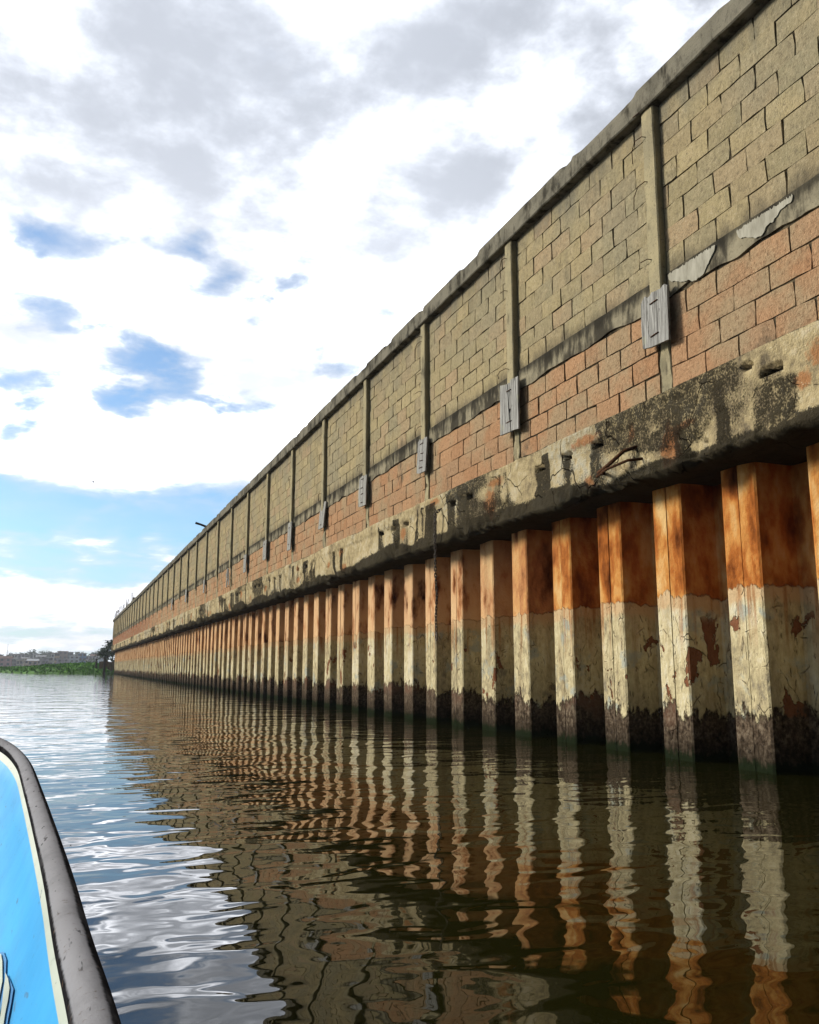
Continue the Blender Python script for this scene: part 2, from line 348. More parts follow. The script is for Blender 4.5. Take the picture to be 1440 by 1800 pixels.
def m_water():
    m, t, out = material('murky_water', 1)
    P = t.pos()
    a = t.noise(t.vec('MULTIPLY', P, (1.0, 1.25, 1)), .95, 1.5, .4, .2)
    b = t.noise(t.vec('MULTIPLY', P, (1.0, 1.5, 1)), 2.9, 1, .4, .5)
    c_ = t.noise(P, 9, 1, .5)
    h = t.math('ADD', t.math('ADD', t.math('MULTIPLY', a, .023), t.math('MULTIPLY', b, .0072)), t.math('MULTIPLY', c_, .0008))
    bn = t('ShaderNodeBump', {'Height': h, 'Strength': 1.0, 'Distance': 1.0}).outputs[0]
    n = t.noise(P, .25, 3)
    out(t.mix(n, (.006, .006, .0009), (.009, .0085, .0014)), .012, bn, **{'IOR': 1.335, 'Specular IOR Level': .5}); return m
M = dict(piles=m_piles(), beam=m_beam(), block=m_block(), oblock=m_oblock(), mortar=m_mortar(), wood=m_wood(), water=m_water(),
         coping=m_frame('coping_concrete', (.22, .20, .15), (.15, .138, .105), .56, .45),
         column=m_frame('column_concrete', (.40, .34, .20), (.30, .26, .165), .66, .18),
         tie=m_frame('tie_beam_concrete', (.31, .27, .18), (.20, .175, .12), .50, .25, (4.66, 4.80)),
         plaster=m_simple('lime_plaster', (.27, .25, .19), (.44, .415, .33), 12, .9, .6, (1, 1, .3)),
         wire=m_simple('rusty_iron', (.035, .018, .010), (.10, .045, .02), 30, .8),
         chain=m_simple('chain_iron', (.05, .042, .036), (.16, .13, .10), 40, .55, .3, **{'Metallic': .3}),
         ground=m_simple('packed_earth', (.16, .12, .07), (.24, .19, .12), .3, .95))

# ------------------------------------------------------------------ water and land
S = 1500
wm = mesh('water', [(-S, -400, 0), (S, -400, 0), (S, S, 0), (-S, S, 0)], [(0, 1, 2, 3)], M['water'])
link('water', wm, kind='structure')
g = MB().box((6.3, -60, -1.5), (160, 118.5, 3.30)); g.build('ground', M['ground'], kind='structure')

# ------------------------------------------------------------------ steel sheet-pile quay
quay = thing('sheet_pile_quay', 'long rusty steel sheet-pile quay under a stained concrete capping beam', 'quay', (D, 0, 0))
PP, FL, EW, DP, TH = 1.065, .45, .03, .41, .013
def zpile(sgn):
    # plan outline from the front seam round to the back seam: (y, x)
    c = .018
    pl = [(.006, 0), (FL / 2 - c, 0), (FL / 2 + .004, .012), (FL / 2 + EW - .006, DP - .014), (FL / 2 + EW + c, DP), (PP / 2 - .003, DP)]
    pb = [(.006, TH), (FL / 2 - c - .004, TH), (FL / 2 - .012, .02), (FL / 2 + EW - .022, DP), (FL / 2 + EW + c - .006, DP + TH), (PP / 2 - .003, DP + TH)]
    ring = pl + pb[::-1]; n = len(ring); zs = [-1.2, 0.3, 1.6, 2.78]; v = []; f = []
    for zz in zs: v += [(x, sgn * y, zz) for y, x in ring]
    for i in range(len(zs) - 1):
        for j in range(n):
            q = (i * n + j, i * n + (j + 1) % n, (i + 1) * n + (j + 1) % n, (i + 1) * n + j); f.append(q if sgn < 0 else q[::-1])
    f.append(tuple(range(n)) if sgn > 0 else tuple(reversed(range(n))))
    me = mesh('sheet_pile', v, f, M['piles'])
    return me
zp = {1: zpile(1), -1: zpile(-1)}
k0 = int((Y0 - 6.366) / PP)
kk = k0
while 6.366 + PP * kk < Y1 - .5:
    yc = 6.366 + PP * kk + random.uniform(-.014, .014)
    dxj = random.uniform(-.012, .012); tl = random.uniform(-.003, .003)
    for sg in (1, -1):
        link('sheet_pile', zp[sg], quay, (dxj + random.uniform(-.003, .003), yc, 0), (tl, random.uniform(-.003, .003), 0))
    kk += 1

# capping beam: dense rough face with drain slots
holes = [(5.33, .23), (7.94, .23), (8.57, .2), (9.2, .22), (11.12, .17), (11.72, .18), (13.7, .17), (14.3, .17), (14.9, .2), (17.45, .18), (18.04, .2), (20.05, .18), (20.55, .2), (21.3, .18), (23.25, .2), (23.9, .2), (2.2, .2), (2.85, .2), (-1., .2)]
yy = 26.0
while yy < 118:
    for q in range(random.choice((2, 3, 3))): holes.append((yy + q * .62 + random.uniform(-.06, .06), random.uniform(.16, .21)))
    yy += 3.1
holes = np.array(holes)
ys = list(np.arange(Y0, 4.5, .07)) + list(np.arange(4.5, 13.0, .022)) + list(np.arange(13.0, 26, .04)) + list(np.arange(26, 60, .075)) + list(np.arange(60, Y1 + .01, .15))
ys = np.array(ys)
prof = [(6.12, ZB + .02, 0), (5.85, ZB + .02, .3), (5.62, ZB + .015, .5), (5.50, ZB + .01, .6), (5.38, ZB + .005, .8), (5.31, ZB, 1), (5.26, ZB + .004, 1)]
nf = 34
prof += [(XB, ZB + .045 + (ZT - ZB - .06) * (i / (nf - 1)), 1) for i in range(nf)]
prof += [(XB + .03, ZT, .6), (XB + .09, ZT + .004, .3), (5.7, ZT + .004, .1), (5.94, ZT, 0)]
pr = np.array(prof); nv = len(prof)
Yg = np.repeat(ys[:, None], nv, 1); Xg = np.repeat(pr[None, :, 0], len(ys), 0).copy(); Zg = np.repeat(pr[None, :, 1], len(ys), 0).copy(); Wt = np.repeat(pr[None, :, 2], len(ys), 0)
lowf = np.clip((ZB + .30 - Zg) / .30, 0, 1) * (Xg < 5.3)
chip = fbm(Yg * 1.1 + 3, Zg * .6, 1.3, 4); chip2 = fbm(Yg * 5.3, Zg * 5.3 + Xg * 5.3, 7.7, 4)
Xg += Wt * ((fbm(Yg * .35, Zg * .4, 4, 3) - .5) * .07 + (chip2 - .5) * .028)
Xg += lowf ** 1.3 * np.clip((chip - .42) * .55 + (chip2 - .5) * .22, -.04, .17)
edge = (Xg < 5.5) * np.clip((ZB + .12 - Zg) / .12, 0, 1)
Zg += edge * (np.clip(chip - .45, 0, 1) * .34 + (chip2 - .5) * .14) + (Wt < 1) * (Zg < 3) * (fbm(Yg * 2, Xg * 3, 5, 3) - .5) * .05
spall = sst(fbm(Yg * .8 + 40, Zg * 1.5, 2.2, 4), .60, .64) * (Zg > ZB + .08) * (Xg < 5.4)
Xg += spall * .028
upper = sst(Zg, ZT - .22, ZT - .17); Xg -= upper * .018 * sst(fbm(Yg * .5, 0, 9, 3), .42, .5) * (Wt >= 1)
for hy, hw in holes:
    sel = np.where(np.abs(ys - hy) < .5)[0]
    a, b = sel[0], sel[-1] + 1
    e = np.maximum(np.abs(Yg[a:b] - hy - (chip2[a:b] - .5) * .05) / (hw * .52), np.abs(Zg[a:b] - 3.262 + (chip2[a:b] - .5) * .02) / .036)
    Xg[a:b] += np.where((e < 1) & (Wt[a:b] >= 1), .26, 0)
e = ((Yg - 5.60) / .07) ** 2 + ((Zg - 3.38) / .035) ** 2; Xg += np.where(e < 1, .08, 0)
# stains that have their own shape, plus shade painted inside the drain slots
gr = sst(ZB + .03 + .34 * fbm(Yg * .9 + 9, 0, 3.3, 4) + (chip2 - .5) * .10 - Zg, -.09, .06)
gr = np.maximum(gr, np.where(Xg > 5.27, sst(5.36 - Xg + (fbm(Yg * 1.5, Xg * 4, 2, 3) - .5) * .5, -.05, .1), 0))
for hy, hw in holes:
    sel = np.where(np.abs(ys - hy) < .6)[0]; a, b = sel[0], sel[-1] + 1
    wv = hw * .60 + (fbm(Zg[a:b] * 3, hy, 1, 2) - .5) * .16 + (fbm(Yg[a:b] * 9, Zg[a:b] * 2, 3, 3) - .5) * .14
    s_ = sst(wv - np.abs(Yg[a:b] - hy), -.09, .10) * sst(3.29 - Zg[a:b], 0, .03) * (.65 + .6 * fbm(Yg[a:b] * 14, Zg[a:b] * 1.5, 8, 3)) * (.42 + .5 * fbm(hy * 9.1, hy * 3, 0, 1))
    gr[a:b] = np.maximum(gr[a:b], s_)
st = sst(fbm(Yg * 3.2, Zg * .35, 6, 4), .57, .70) * .7; gr = np.maximum(gr, st * (Zg < ZT - .1))
gr = np.maximum(gr, sst(fbm(Yg * .45 + 20, Zg * .9, 11, 4), .56, .66) * .62)
gr = np.maximum(gr, sst(Zg, ZT - .05, ZT) * sst(fbm(Yg * 1.7, 1, 8, 3), .40, .55) * .8)
gr = np.maximum(gr, (Xg > XB + .14) * (Zg > 3.1) * (Zg < 3.45) * 1.2)  # slot insides painted black to deepen their shade
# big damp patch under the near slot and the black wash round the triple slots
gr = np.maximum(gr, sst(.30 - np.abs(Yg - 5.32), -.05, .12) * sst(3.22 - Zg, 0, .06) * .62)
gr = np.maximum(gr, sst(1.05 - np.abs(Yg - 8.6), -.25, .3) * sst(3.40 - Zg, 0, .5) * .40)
ru = np.zeros_like(Xg)
for py_, pz_, sy_, sz_ in [(6.68, 2.95, .16, .26), (8.13, 2.89, .13, .09), (10.5, 3.05, .22, .26), (5.02, 3.08, .12, .09), (4.75, 3.25, .25, .2), (7.3, 3.22, .1, .12), (10.35, 3.32, .25, .08), (8.15, 3.36, .35, .07), (12.4, 3.4, .3, .08), (6.45, 3.1, .2, .05)] + \
        [(random.uniform(12, 118), random.uniform(2.85, 3.4), random.uniform(.08, .3), random.uniform(.06, .2)) for _ in range(50)]:
    ru = np.maximum(ru, np.exp(-((Yg - py_) / sy_) ** 2 - ((Zg - pz_) / sz_) ** 2))
pa = sst(fbm(Yg * .6 + 5, Zg * 1.2, 15, 4), .52, .66)
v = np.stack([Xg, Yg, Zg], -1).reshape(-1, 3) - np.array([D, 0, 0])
bme = mesh('capping_beam', v, grid_faces(len(ys), nv), M['beam'], True, dict(grime_slot_shade=gr.ravel(), rust=ru.ravel(), pale=pa.ravel()))
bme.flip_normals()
link('capping_beam', bme, quay, label='cream concrete capping beam streaked black below its drain slots')
fix(MB().prism([(-.004, ZB + .05), (.02, ZB + .05), (.02, ZT - .02), (-.004, ZT - .02)], XB + .03 - D, 5.94 - D).build('end_plate', M['mortar'], quay, (0, Y1 - .03, 0)))
# bent bars sticking out of the beam
for pts, r in [([(5.24, 7.18, 3.08), (5.08, 7.27, 3.03), (5.05, 7.52, 2.93), (5.08, 7.74, 2.90), (5.20, 7.82, 2.92)], .020),
               ([(5.22, 7.12, 2.93), (5.07, 7.2, 2.915), (5.05, 7.55, 2.895), (5.10, 7.8, 2.875)], .015)]:
    MB().tube([Vector(p) - Vector((D, 0, 0)) for p in pts], r, 8).build('bent_bar', M['wire'], quay, smooth=True)

# ------------------------------------------------------------------ block wall on top of the quay
wall = thing('block_wall', 'tall block wall of tan over orange blocks with concrete columns and coping', 'wall', (XW, 0, ZT))
O = Vector((XW, 0, ZT))
MB().box((.016, Y0, -.03), (.20, Y1 - .6, ZTOP - ZT - .05)).build('mortar_bed', M['mortar'], wall)
# coping, rough along its top edge
ys = np.concatenate([np.arange(Y0, 20, .06), np.arange(20, 60, .15), np.arange(60, Y1 - .55, .3)])
pc = np.array([(5.47, ZU + .01), (XW + .01, ZU), (XC + .012, ZU), (XC, ZU + .012), (XC, ZU + .09), (XC, ZU + .18), (XC, ZTOP - .02), (XC + .02, ZTOP), (5.3, ZTOP + .01), (5.47, ZTOP)])
Yg = np.repeat(ys[:, None], len(pc), 1); Xg = np.repeat(pc[None, :, 0], len(ys), 0).copy(); Zg = np.repeat(pc[None, :, 1], len(ys), 0).copy()
big = fbm(Yg * .25, 0, 2, 2) - .5; n_ = fbm(Yg * 3.1, Zg * 3, 5, 3) - .5
topm = (Zg > ZTOP - .05); Zg += topm * (big * .035 + n_ * .04); Xg += n_ * .022 * (Xg < 5.3)
chp = sst(fbm(Yg * 2.0, 3, 8, 3), .60, .68) * ((Zg > ZTOP - .05) & (Xg < 5.25)); Zg -= chp * .02; Xg += chp * .02
Zg -= (Zg < ZU + .03) * n_ * .02
cme = mesh('coping', np.stack([Xg, Yg, Zg], -1).reshape(-1, 3) - np.array(O), grid_faces(len(ys), len(pc)), M['coping']); cme.flip_normals()
link('coping', cme, wall, label='grey concrete coping along the wall top')
# horizontal tie beam with an uneven lower edge
ys = np.concatenate([np.arange(Y0, 24, .05), np.arange(24, 60, .12), np.arange(60, Y1 - .6, .3)])
pc = np.array([(XW + .05, ZM0), (XW - .012, ZM0), (XW - .012, ZM0 + .02), (XW - .012, ZM0 + .11), (XW - .012, ZM1 - .06), (XW - .011, ZM1 - .01), (XW - .008, ZM1), (XW + .05, ZM1)])
Yg = np.repeat(ys[:, None], len(pc), 1); Xg = np.repeat(pc[None, :, 0], len(ys), 0).copy(); Zg = np.repeat(pc[None, :, 1], len(ys), 0).copy()
n_ = fbm(Yg * 2.2, 1, 4, 4) - .5; n2_ = fbm(Yg * 5, Zg * 6, 4, 3) - .5
Zg += (Zg < ZM0 + .05) * (n_ * .10 + n2_ * .05) + (Zg > ZM1 - .05) * n2_ * .03; Xg += n2_ * .022 * (Xg < XW + .02)
tme = mesh('tie_beam', np.stack([Xg, Yg, Zg], -1).reshape(-1, 3) - np.array(O), grid_faces(len(ys), len(pc)), M['tie']); tme.flip_normals()
link('tie_beam', tme, wall, label='mould-blackened concrete band between tan and orange blocks')
# columns
def column_mesh(seed):
    zs = np.concatenate([np.linspace(ZT - .02, ZM0, 16), np.linspace(ZM0 + .1, ZU - .004, 22)]); v = []; f = []; w_ = .095
    pc = [(XW + .06, -w_), (XK + .012, -w_), (XK, -w_ + .012), (XK - .003, 0), (XK, w_ - .012), (XK + .012, w_), (XW + .06, w_)]
    for z in zs:
        low = 1 - sst(z, ZM0 - .25, ZM0)
        for x, y in pc:
            a = (fbm(y * 9 + seed * 7, z * 5, seed, 3) - .5); b = (fbm(z * 2.3, seed * 3.1, 5 + y, 3) - .5)
            v.append((x + (a * (.012 + .07 * low) + .075 * low) * (x < XW) - O.x, y * (1 - .18 * low) + b * (.008 + .05 * low), z - O.z))
    f = grid_faces(len(zs), len(pc))
    return mesh('column', v, f, M['column'])
cmv = [column_mesh(s) for s in range(5)]
for i, yc in enumerate(cols):
    link('column', cmv[i % 5], wall, (0, yc, 0))
# blocks
def block_mesh(mat, seed, name):
    r = random.Random(seed); W, H = .5, .5; nx, nz = 3, 2; v = []; f = []
    for layer in range(2):
        for j in range(nz + 1):
            for i in range(nx + 1):
                bx_ = (i in (0, nx)); bz = (j in (0, nz)); e = .016
                y = -W + 2 * W * i / nx + (r.uniform(-e, e) if bx_ else 0); z = -H + 2 * H * j / nz + (r.uniform(-.022, .022) if bz else 0)
                if (i in (0, nx)) and (j in (0, nz)) and r.random() < .4: y *= .965; z *= .94
                v.append(((r.uniform(-.004, .004) + (.004 if (bx_ or bz) else 0)) if layer == 0 else .035, y, z))
    N = (nx + 1) * (nz + 1); idx = lambda i, j: j * (nx + 1) + i
    f = [(idx(i, j), idx(i, j + 1), idx(i + 1, j + 1), idx(i + 1, j)) for j in range(nz) for i in range(nx)]
    rim = [idx(i, 0) for i in range(nx)] + [idx(nx, j) for j in range(nz)] + [idx(i, nz) for i in range(nx, 0, -1)] + [idx(0, j) for j in range(nz, 0, -1)]
    f += [(rim[a], rim[(a + 1) % len(rim)], rim[(a + 1) % len(rim)] + N, rim[a] + N) for a in range(len(rim))]
    return mesh(name, v, f, mat)
bv = [block_mesh(M['block'], s, 'tan_block') for s in range(14)]; ov = [block_mesh(M['oblock'], 50 + s, 'orange_block') for s in range(10)]
cand = []
for i in range(len(cols) - 1):
    a, b = cols[i] + .097, cols[i + 1] - .097
    for kind, zlo, zhi, nr in (('t', ZM1, ZU, 8), ('o', ZT, ZM0, 4)):
        ch = (zhi - zlo) / nr
        for r_ in range(nr):
            off = (.215 if (r_ + (0 if kind == 't' else 1)) % 2 else .0) + random.uniform(-.02, .02)
            y = a - off if off > .1 else a
            y = a; first = .44 - off if off > .1 else .44
            while y < b - .03:
                ln = first if y == a else .442 + random.uniform(-.018, .018)
                e = min(y + ln, b)
                if b - e < .07: e = b
                cand.append((kind, (y + e) / 2, e - y, zlo + ch * (r_ + .5), ch)); y = e
vis = lambda c: math.hypot(XW, c[1]) if c[1] > 2.6 else 500 - c[1]
far_v, far_f, far_v2, far_f2 = [], [], [], []
for kind, lst, nm, fv, ff in (('t', bv, 'tan_block', far_v, far_f), ('o', ov, 'orange_block', far_v2, far_f2)):
    cs = sorted([c for c in cand if c[0] == kind], key=vis)
    for n_i, (k_, yc, ln, zc_, ch) in enumerate(cs):
        jg = random.uniform(-.005, .004); gap = random.uniform(.009, .017); gz = random.uniform(.005, .011)
        if kind == 'o' and 6.9 < yc < 10: gap += .010; gz += .006
        if n_i < 298:
            o = link(nm, random.choice(lst), wall, (jg, yc, zc_ - O.z + random.uniform(-.003, .003)), (random.uniform(-.006, .006), 0, random.uniform(-.008, .008)))
            o.scale = (1, (ln - gap) * random.choice((1, 1)), ch - gz)
        else:
            k = len(fv); y0, y1, z0, z1 = yc - ln / 2 + gap / 2, yc + ln / 2 - gap / 2, zc_ - ch / 2 + gz / 2 - O.z, zc_ + ch / 2 - gz / 2 - O.z
            fv += [(jg, y0, z0), (jg, y1, z0), (jg, y1, z1), (jg, y0, z1), (.035, y0, z0), (.035, y1, z0), (.035, y1, z1), (.035, y0, z1)]
            ff += [(k, k + 3, k + 2, k + 1), (k, k + 1, k + 5, k + 4), (k + 1, k + 2, k + 6, k + 5), (k + 2, k + 3, k + 7, k + 6), (k + 3, k, k + 4, k + 7)]
link('tan_blockwork', mesh('tan_blockwork', far_v, far_f, M['block']), wall, kind='stuff')
link('orange_blockwork', mesh('orange_blockwork', far_v2, far_f2, M['oblock']), wall, kind='stuff')
# ragged lime plaster left on the tie beam and mortar smears on the near orange blocks
def ragged(y0, y1, z0, z1, x, seed, n=26, amp=.09):
    r = random.Random(seed); top = [(y0 + (y1 - y0) * i / n, z1 + r.uniform(-.012, .012)) for i in range(n + 1)]
    bot = []
    for i in range(n, -1, -1):
        y = y0 + (y1 - y0) * i / n; u = max(math.sin(math.pi * i / n), 0) ** .4; bot.append((y, min(z1 - .012, z1 - (z1 - z0) * u + (float(fbm(y * 7, seed, 2, 4)) - .5) * 2 * amp * u)))
    mb = MB(); poly = top + bot
    k = 0; m = len(top)
    for i in range(m):
        mb.v += [(x, *top[i]), (x, *bot[m - 1 - i]), (x + .022, *top[i]), (x + .022, *bot[m - 1 - i])]
    for i in range(m - 1):
        a, b = 4 * i, 4 * i + 4
        mb.f += [(a, b, b + 1, a + 1), (a + 2, a, b, b + 2), (a + 1, b + 1, b + 3, a + 3)]
    mb.f += [(0, 1, 3, 2), (4 * (m - 1), 4 * (m - 1) + 2, 4 * (m - 1) + 3, 4 * (m - 1) + 1)]
    return mb
for y0, y1, z0, z1, s in [(5.98, 6.66, 4.46, 4.665, 3), (5.05, 5.70, 4.53, 4.66, 8)]:
    o = ragged(y0, y1, z0 - O.z, z1 - O.z, XW - .024 - O.x, s, 60, .12).build('plaster_patch', M['plaster'], wall); fix(o)
# rusty tie wires left in the columns
for i in range(4, 13):
    yc = cols[i]
    for zz in [4.86, 5.25, 5.74, 6.22, 6.40][: 5 if i < 7 else 3]:
        if random.random() < .12: continue
        zz += random.uniform(-.12, .12); L = random.uniform(.12, .26); dr = random.uniform(.05, .22); ou = random.uniform(.03, .07)
        p = [(XK + .02, yc + .02, zz), (XK - ou * .6, yc + .05, zz + .012), (XK - ou, yc + .05 + L * .5, zz + .005), (XK - ou * .8, yc + .06 + L * .85, zz - dr * .35), (XK - ou * .4, yc + .06 + L, zz - dr)]
        if random.random() < .35: p = p[:3]
        MB().tube([Vector(q) - O for q in p], .0048, 5).build('tie_wire', M['wire'], wall)
# starter bars, a coil of wire and a spout at the far top of the wall
for yb, hb in [(84, .75), (85.6, .9), (92, .8), (93.3, .75), (98, .7), (101, .7), (106, .9), (114, .8), (117.5, .7)]:
    for dx_ in (0.0, .14):
        MB().tube([(XC + .05 + dx_ - O.x, yb + dx_ * 3, ZTOP - O.z - .1), (XC + .05 + dx_ - O.x + random.uniform(-.04, .04), yb + random.uniform(-.1, .1), ZTOP - O.z + hb)], .028, 5).build('starter_bar', M['wire'], wall)
MB().box((-.1, 82.6, ZTOP - O.z - .03), (.16, 83.6, ZTOP - O.z + .22)).build('concrete_stub', M['coping'], wall)
coil = [(XC + .1 - O.x + .1 * math.sin(a * .3), 110 + 1.1 * math.cos(a) + .05 * a, ZTOP - O.z + .35 + .36 * math.sin(a)) for a in np.linspace(0, 25, 80)]
MB().tube(coil, .018, 4).build('wire_coil', M['wire'], wall)
MB().tube([(.05, 38.0, ZTOP - O.z - .02), (-.3, 38.0, ZTOP - O.z + .10), (-.5, 38.05, ZTOP - O.z + .16)], [.05, .045, .05], 8).build('spout', M['wire'], wall)

# ------------------------------------------------------------------ weathered boards hung on the columns
def board(yc, wd, z0, z1, seed, label, lean=0.0, split=False, tilt=0.0, staples=((.0, .8), (.0, .2)), mat='wood'):
    r = random.Random(seed); t0 = thing('wooden_board', label, 'board', (XK - .006, yc, z0), (tilt, lean, 0), 'boards on the wall columns')
    H = z1 - z0; n = 12; hw = wd / 2
    top = [(-hw + wd * i / n, H + r.uniform(-.03, .008)) for i in range(n + 1)]
    top[-1] = (hw, H + r.uniform(-.06, .0))
    side = [(hw + r.uniform(-.006, .006), H * q) for q in (.75, .5, .25)] + [(hw - .012, .0 + r.uniform(-.01, .03))]
    bot = [(hw * .3, r.uniform(-.008, .004)), (-hw * .4, r.uniform(-.006, .006)), (-hw, r.uniform(-.015, .01))]
    left = [(-hw + r.uniform(-.006, .004), H * q) for q in (.3, .6)]
    if not split:
        fix(MB().prism(top + side + bot + left, -.026, -.002).build('plank', M[mat], t0))
    else:
        fix(MB().prism([(-hw, H - .02), (-.03, H - .005), (-.055, .42 * H), (-.02, .36 * H), (-.05, .01), (-hw, -.01), (-hw - .004, .4 * H)], -.026, -.002).build('plank', M[mat], t0))
        fix(MB().prism([(.045, H - .04), (hw, H), (hw, .02), (-.048, .004), (.0, .34 * H), (.012, .5 * H), (.03, .7 * H)], -.030, -.004).build('plank', M[mat], t0))
        fix(MB().prism([(-.026, H - .05), (.04, H - .02), (.028, .7 * H), (.004, .45 * H), (-.05, .44 * H)], -.021, -.004).build('splinter', M[mat], t0))
    for q, (sy, sz) in enumerate(staples):
        a = .055 + r.uniform(0, .02); dz_ = r.uniform(-.01, .01)
        MB().tube([(-.018, sy - a, sz * H), (-.034, sy - a * .9, sz * H), (-.034, sy + a * .9, sz * H + dz_), (-.018, sy + a, sz * H + dz_)], .006, 5).build('staple', M['wire'], t0)
    return t0
c_ = lambda i: cols[i + 4]
board(c_(0) + .0, .42, 3.985, 4.545, 1, 'broad grey weathered board with two iron bars beside the white plaster patch', .02)
board(c_(1) + .0, .50, 3.885, 4.59, 2, 'split grey board with a torn splintered middle, second from the white plaster', .015, True)
board(c_(2) + .02, .40, 3.99, 4.57, 3, 'leaning grey board on the column above the hanging chain', .05, staples=((.02, .85), (-.02, .55), (0, .35), (0, .15)), tilt=.04)
board(c_(3) + .03, .46, 3.97, 4.58, 4, 'grey board with four iron bars on the fourth column from the white plaster', .03, staples=((0, .88), (.03, .6), (0, .4), (0, .12)))
board(c_(4) - .02, .44, 3.97, 4.58, 5, 'pale board swung outward at its foot on the fifth column from the plaster', .09, staples=((0, .85), (0, .15)), tilt=.05)
board(c_(5) + .0, .40, 3.86, 4.6, 6, 'dark narrow rotten board on the sixth column from the white plaster', .03, mat='dwood' if 'dwood' in M else 'wood')
board(c_(6), .46, 3.95, 4.54, 7, 'upright grey board on the seventh column from the white plaster', .02)
board(c_(7), .44, 3.9, 4.48, 8, 'short grey board on the eighth column from the white plaster', .02)
bs = thing('broken_board', 'broken dark board hanging as two crossed strips from a column', 'board', (XK - .01, c_(8) + .0, 3.70), group='boards on the wall columns')
for q, (a, b) in enumerate((((-.22, .02), (.02, .66)), ((.2, .0), (.10, .68)), ((-.05, .2), (.28, .5)))):
    fix(MB().prism([(a[0], a[1]), (a[0] + .13, a[1] + .02), (b[0] + .1, b[1]), (b[0], b[1] - .03)], -.03 - .012 * q, -.012 * q - .005).build('strip', M['wood'], bs))
board(c_(10), .36, 3.95, 4.5, 10, 'small grey board on the eleventh column from the white plaster', .02)
board(c_(12), .5, 3.98, 4.6, 12, 'dark tilted board on the thirteenth column from the white plaster', .03, tilt=.12)
board(c_(14), .44, 3.98, 4.6, 13, 'leaning board on the fifteenth column from the white plaster', .04, tilt=.1)

# ------------------------------------------------------------------ chain hanging over the beam
ch = thing('chain', 'rusty iron chain hanging over the capping beam down past the piles', 'chain', (5.1, 12.18, 3.24))
def link_mesh():
    n, m = 14, 6; v = []; f = []; a, b, r = .017, .020, .0075
    for i in range(n):
        q = 2 * math.pi * i / n; cy, cz = a * math.cos(q), a * math.sin(q) + (b if math.sin(q) > 1e-6 else -b if math.sin(q) < -1e-6 else 0)
        for j in range(m):
            p = 2 * math.pi * j / m; v.append((r * math.sin(p), cy + r * math.cos(p) * math.cos(q), cz + r * math.cos(p) * math.sin(q)))
    for i in range(n):
        for j in range(m): f.append((i * m + j, ((i + 1) % n) * m + j, ((i + 1) % n) * m + (j + 1) % m, i * m + (j + 1) % m))
    return mesh('chain_link', v, f, M['chain'], True)
lm = link_mesh()
pth = [Vector((.06, 0, .02)), Vector((-.02, 0, -.05)), Vector((-.03, 0, -.5)), Vector((-.02, .01, -.62)), Vector((-.02, .02, -.95)), Vector((-.01, -.015, -1.3)), Vector((-.02, .01, -1.62)), Vector((-.02, -.01, -1.84))]
s_, seg, tt = 0, 0, 0.0; q = 0; cur = pth[0].copy()
while seg < len(pth) - 1:
    a, b = pth[seg], pth[seg + 1]; L = (b - a).length
    if tt > L: tt -= L; seg += 1; continue
    p = a + (b - a) * (tt / L); dr = (b - a).normalized()
    rot = Vector((0, 0, 1)).rotation_difference(-dr).to_matrix() @ Matrix.Rotation(math.pi / 2 * (q % 2) + random.uniform(-.4, .4), 3, 'Z')
    o = link('chain_link', lm, ch, p); o.rotation_euler = rot.to_euler(); tt += .050; q += 1
ring = link('end_ring', lm, ch, pth[-1] - Vector((0, 0, .06))); ring.scale = (1.3, 1.9, 1.5)

# ------------------------------------------------------------------ boat (camera sits inside, leaning to starboard)
def paint(name, a, b, rough, coat, dirt=.5):
    m, t, out = material(name, .95); P = t('ShaderNodeTexCoord').outputs['Object']
    n = t.noise(P, 3, 4); s = t.noise(P, 26, 4, .7); sc = t.noise(t.vec('MULTIPLY', P, (50, 9, 50)), 1.0, 3, .6)
    c = t.mix(t.step(n, .3, .7), a, b); c = t.mix(t.math('MULTIPLY', t.step(s, .64, .72), dirt), c, tuple(x * .35 for x in a))
    c = t.mix(t.math('MULTIPLY', t.step(sc, .66, .72), dirt), c, (.06, .08, .10))
    g2 = t.noise(t.vec('MULTIPLY', P, (1, .35, 1)), 9, 5, .7)
    c = t.mix(t.math('MULTIPLY', t.step(g2, .52, .75), dirt * .6), c, tuple(min(1, x * .55 + .05) for x in a))
    out(c, rough, t.bump(n, .25, .02), **{'Coat Weight': coat, 'Coat Roughness': .2, 'Specular IOR Level': .12}); return m
M['blue'] = paint('blue_boat_paint', (.020, .25, .50), (.035, .32, .60), .38, .08, .6)
M['cream'] = paint('cream_boat_paint', (.30, .33, .26), (.38, .40, .32), .5, .0, .9)
M['navy'] = paint('dark_blue_paint', (.03, .16, .36), (.04, .20, .42), .4, .2, .2)
m, t, out = material('worn_rubber_gunwale'); P = t('ShaderNodeTexCoord').outputs['Object']
n = t.noise(P, 6, 4); s = t.noise(P, 60, 3, .7); wr = t.attr('wear'); sc = t.noise(t.vec('MULTIPLY', P, (70, 14, 70)), 1.0, 2)
k = t.step(t.math('ADD', wr, t.math('ADD', t.math('MULTIPLY', t.math('SUBTRACT', s, .5), .5), t.math('MULTIPLY', t.math('SUBTRACT', n, .5), .5))), .30, .72)
c = t.mix(k, t.mix(s, (.006, .006, .007), (.03, .028, .028)), t.mix(n, (.25, .245, .25), (.36, .355, .365)))
c = t.mix(t.math('MULTIPLY', t.step(s, .60, .72), .6), c, (.12, .07, .04)); c = t.mix(t.math('MULTIPLY', t.step(sc, .64, .70), .75), c, (.05, .045, .045))
c = t.mix(t.step(t.noise(t.vec('MULTIPLY', P, (1, .4, 1)), 14, 5, .7), .45, .75, 0, .40), c, (.15, .145, .145))
out(c, .65, t.bump(t.math('ADD', n, t.math('MULTIPLY', s, .4)), .5, .006), **{'Specular IOR Level': .0}); M['rubber'] = m
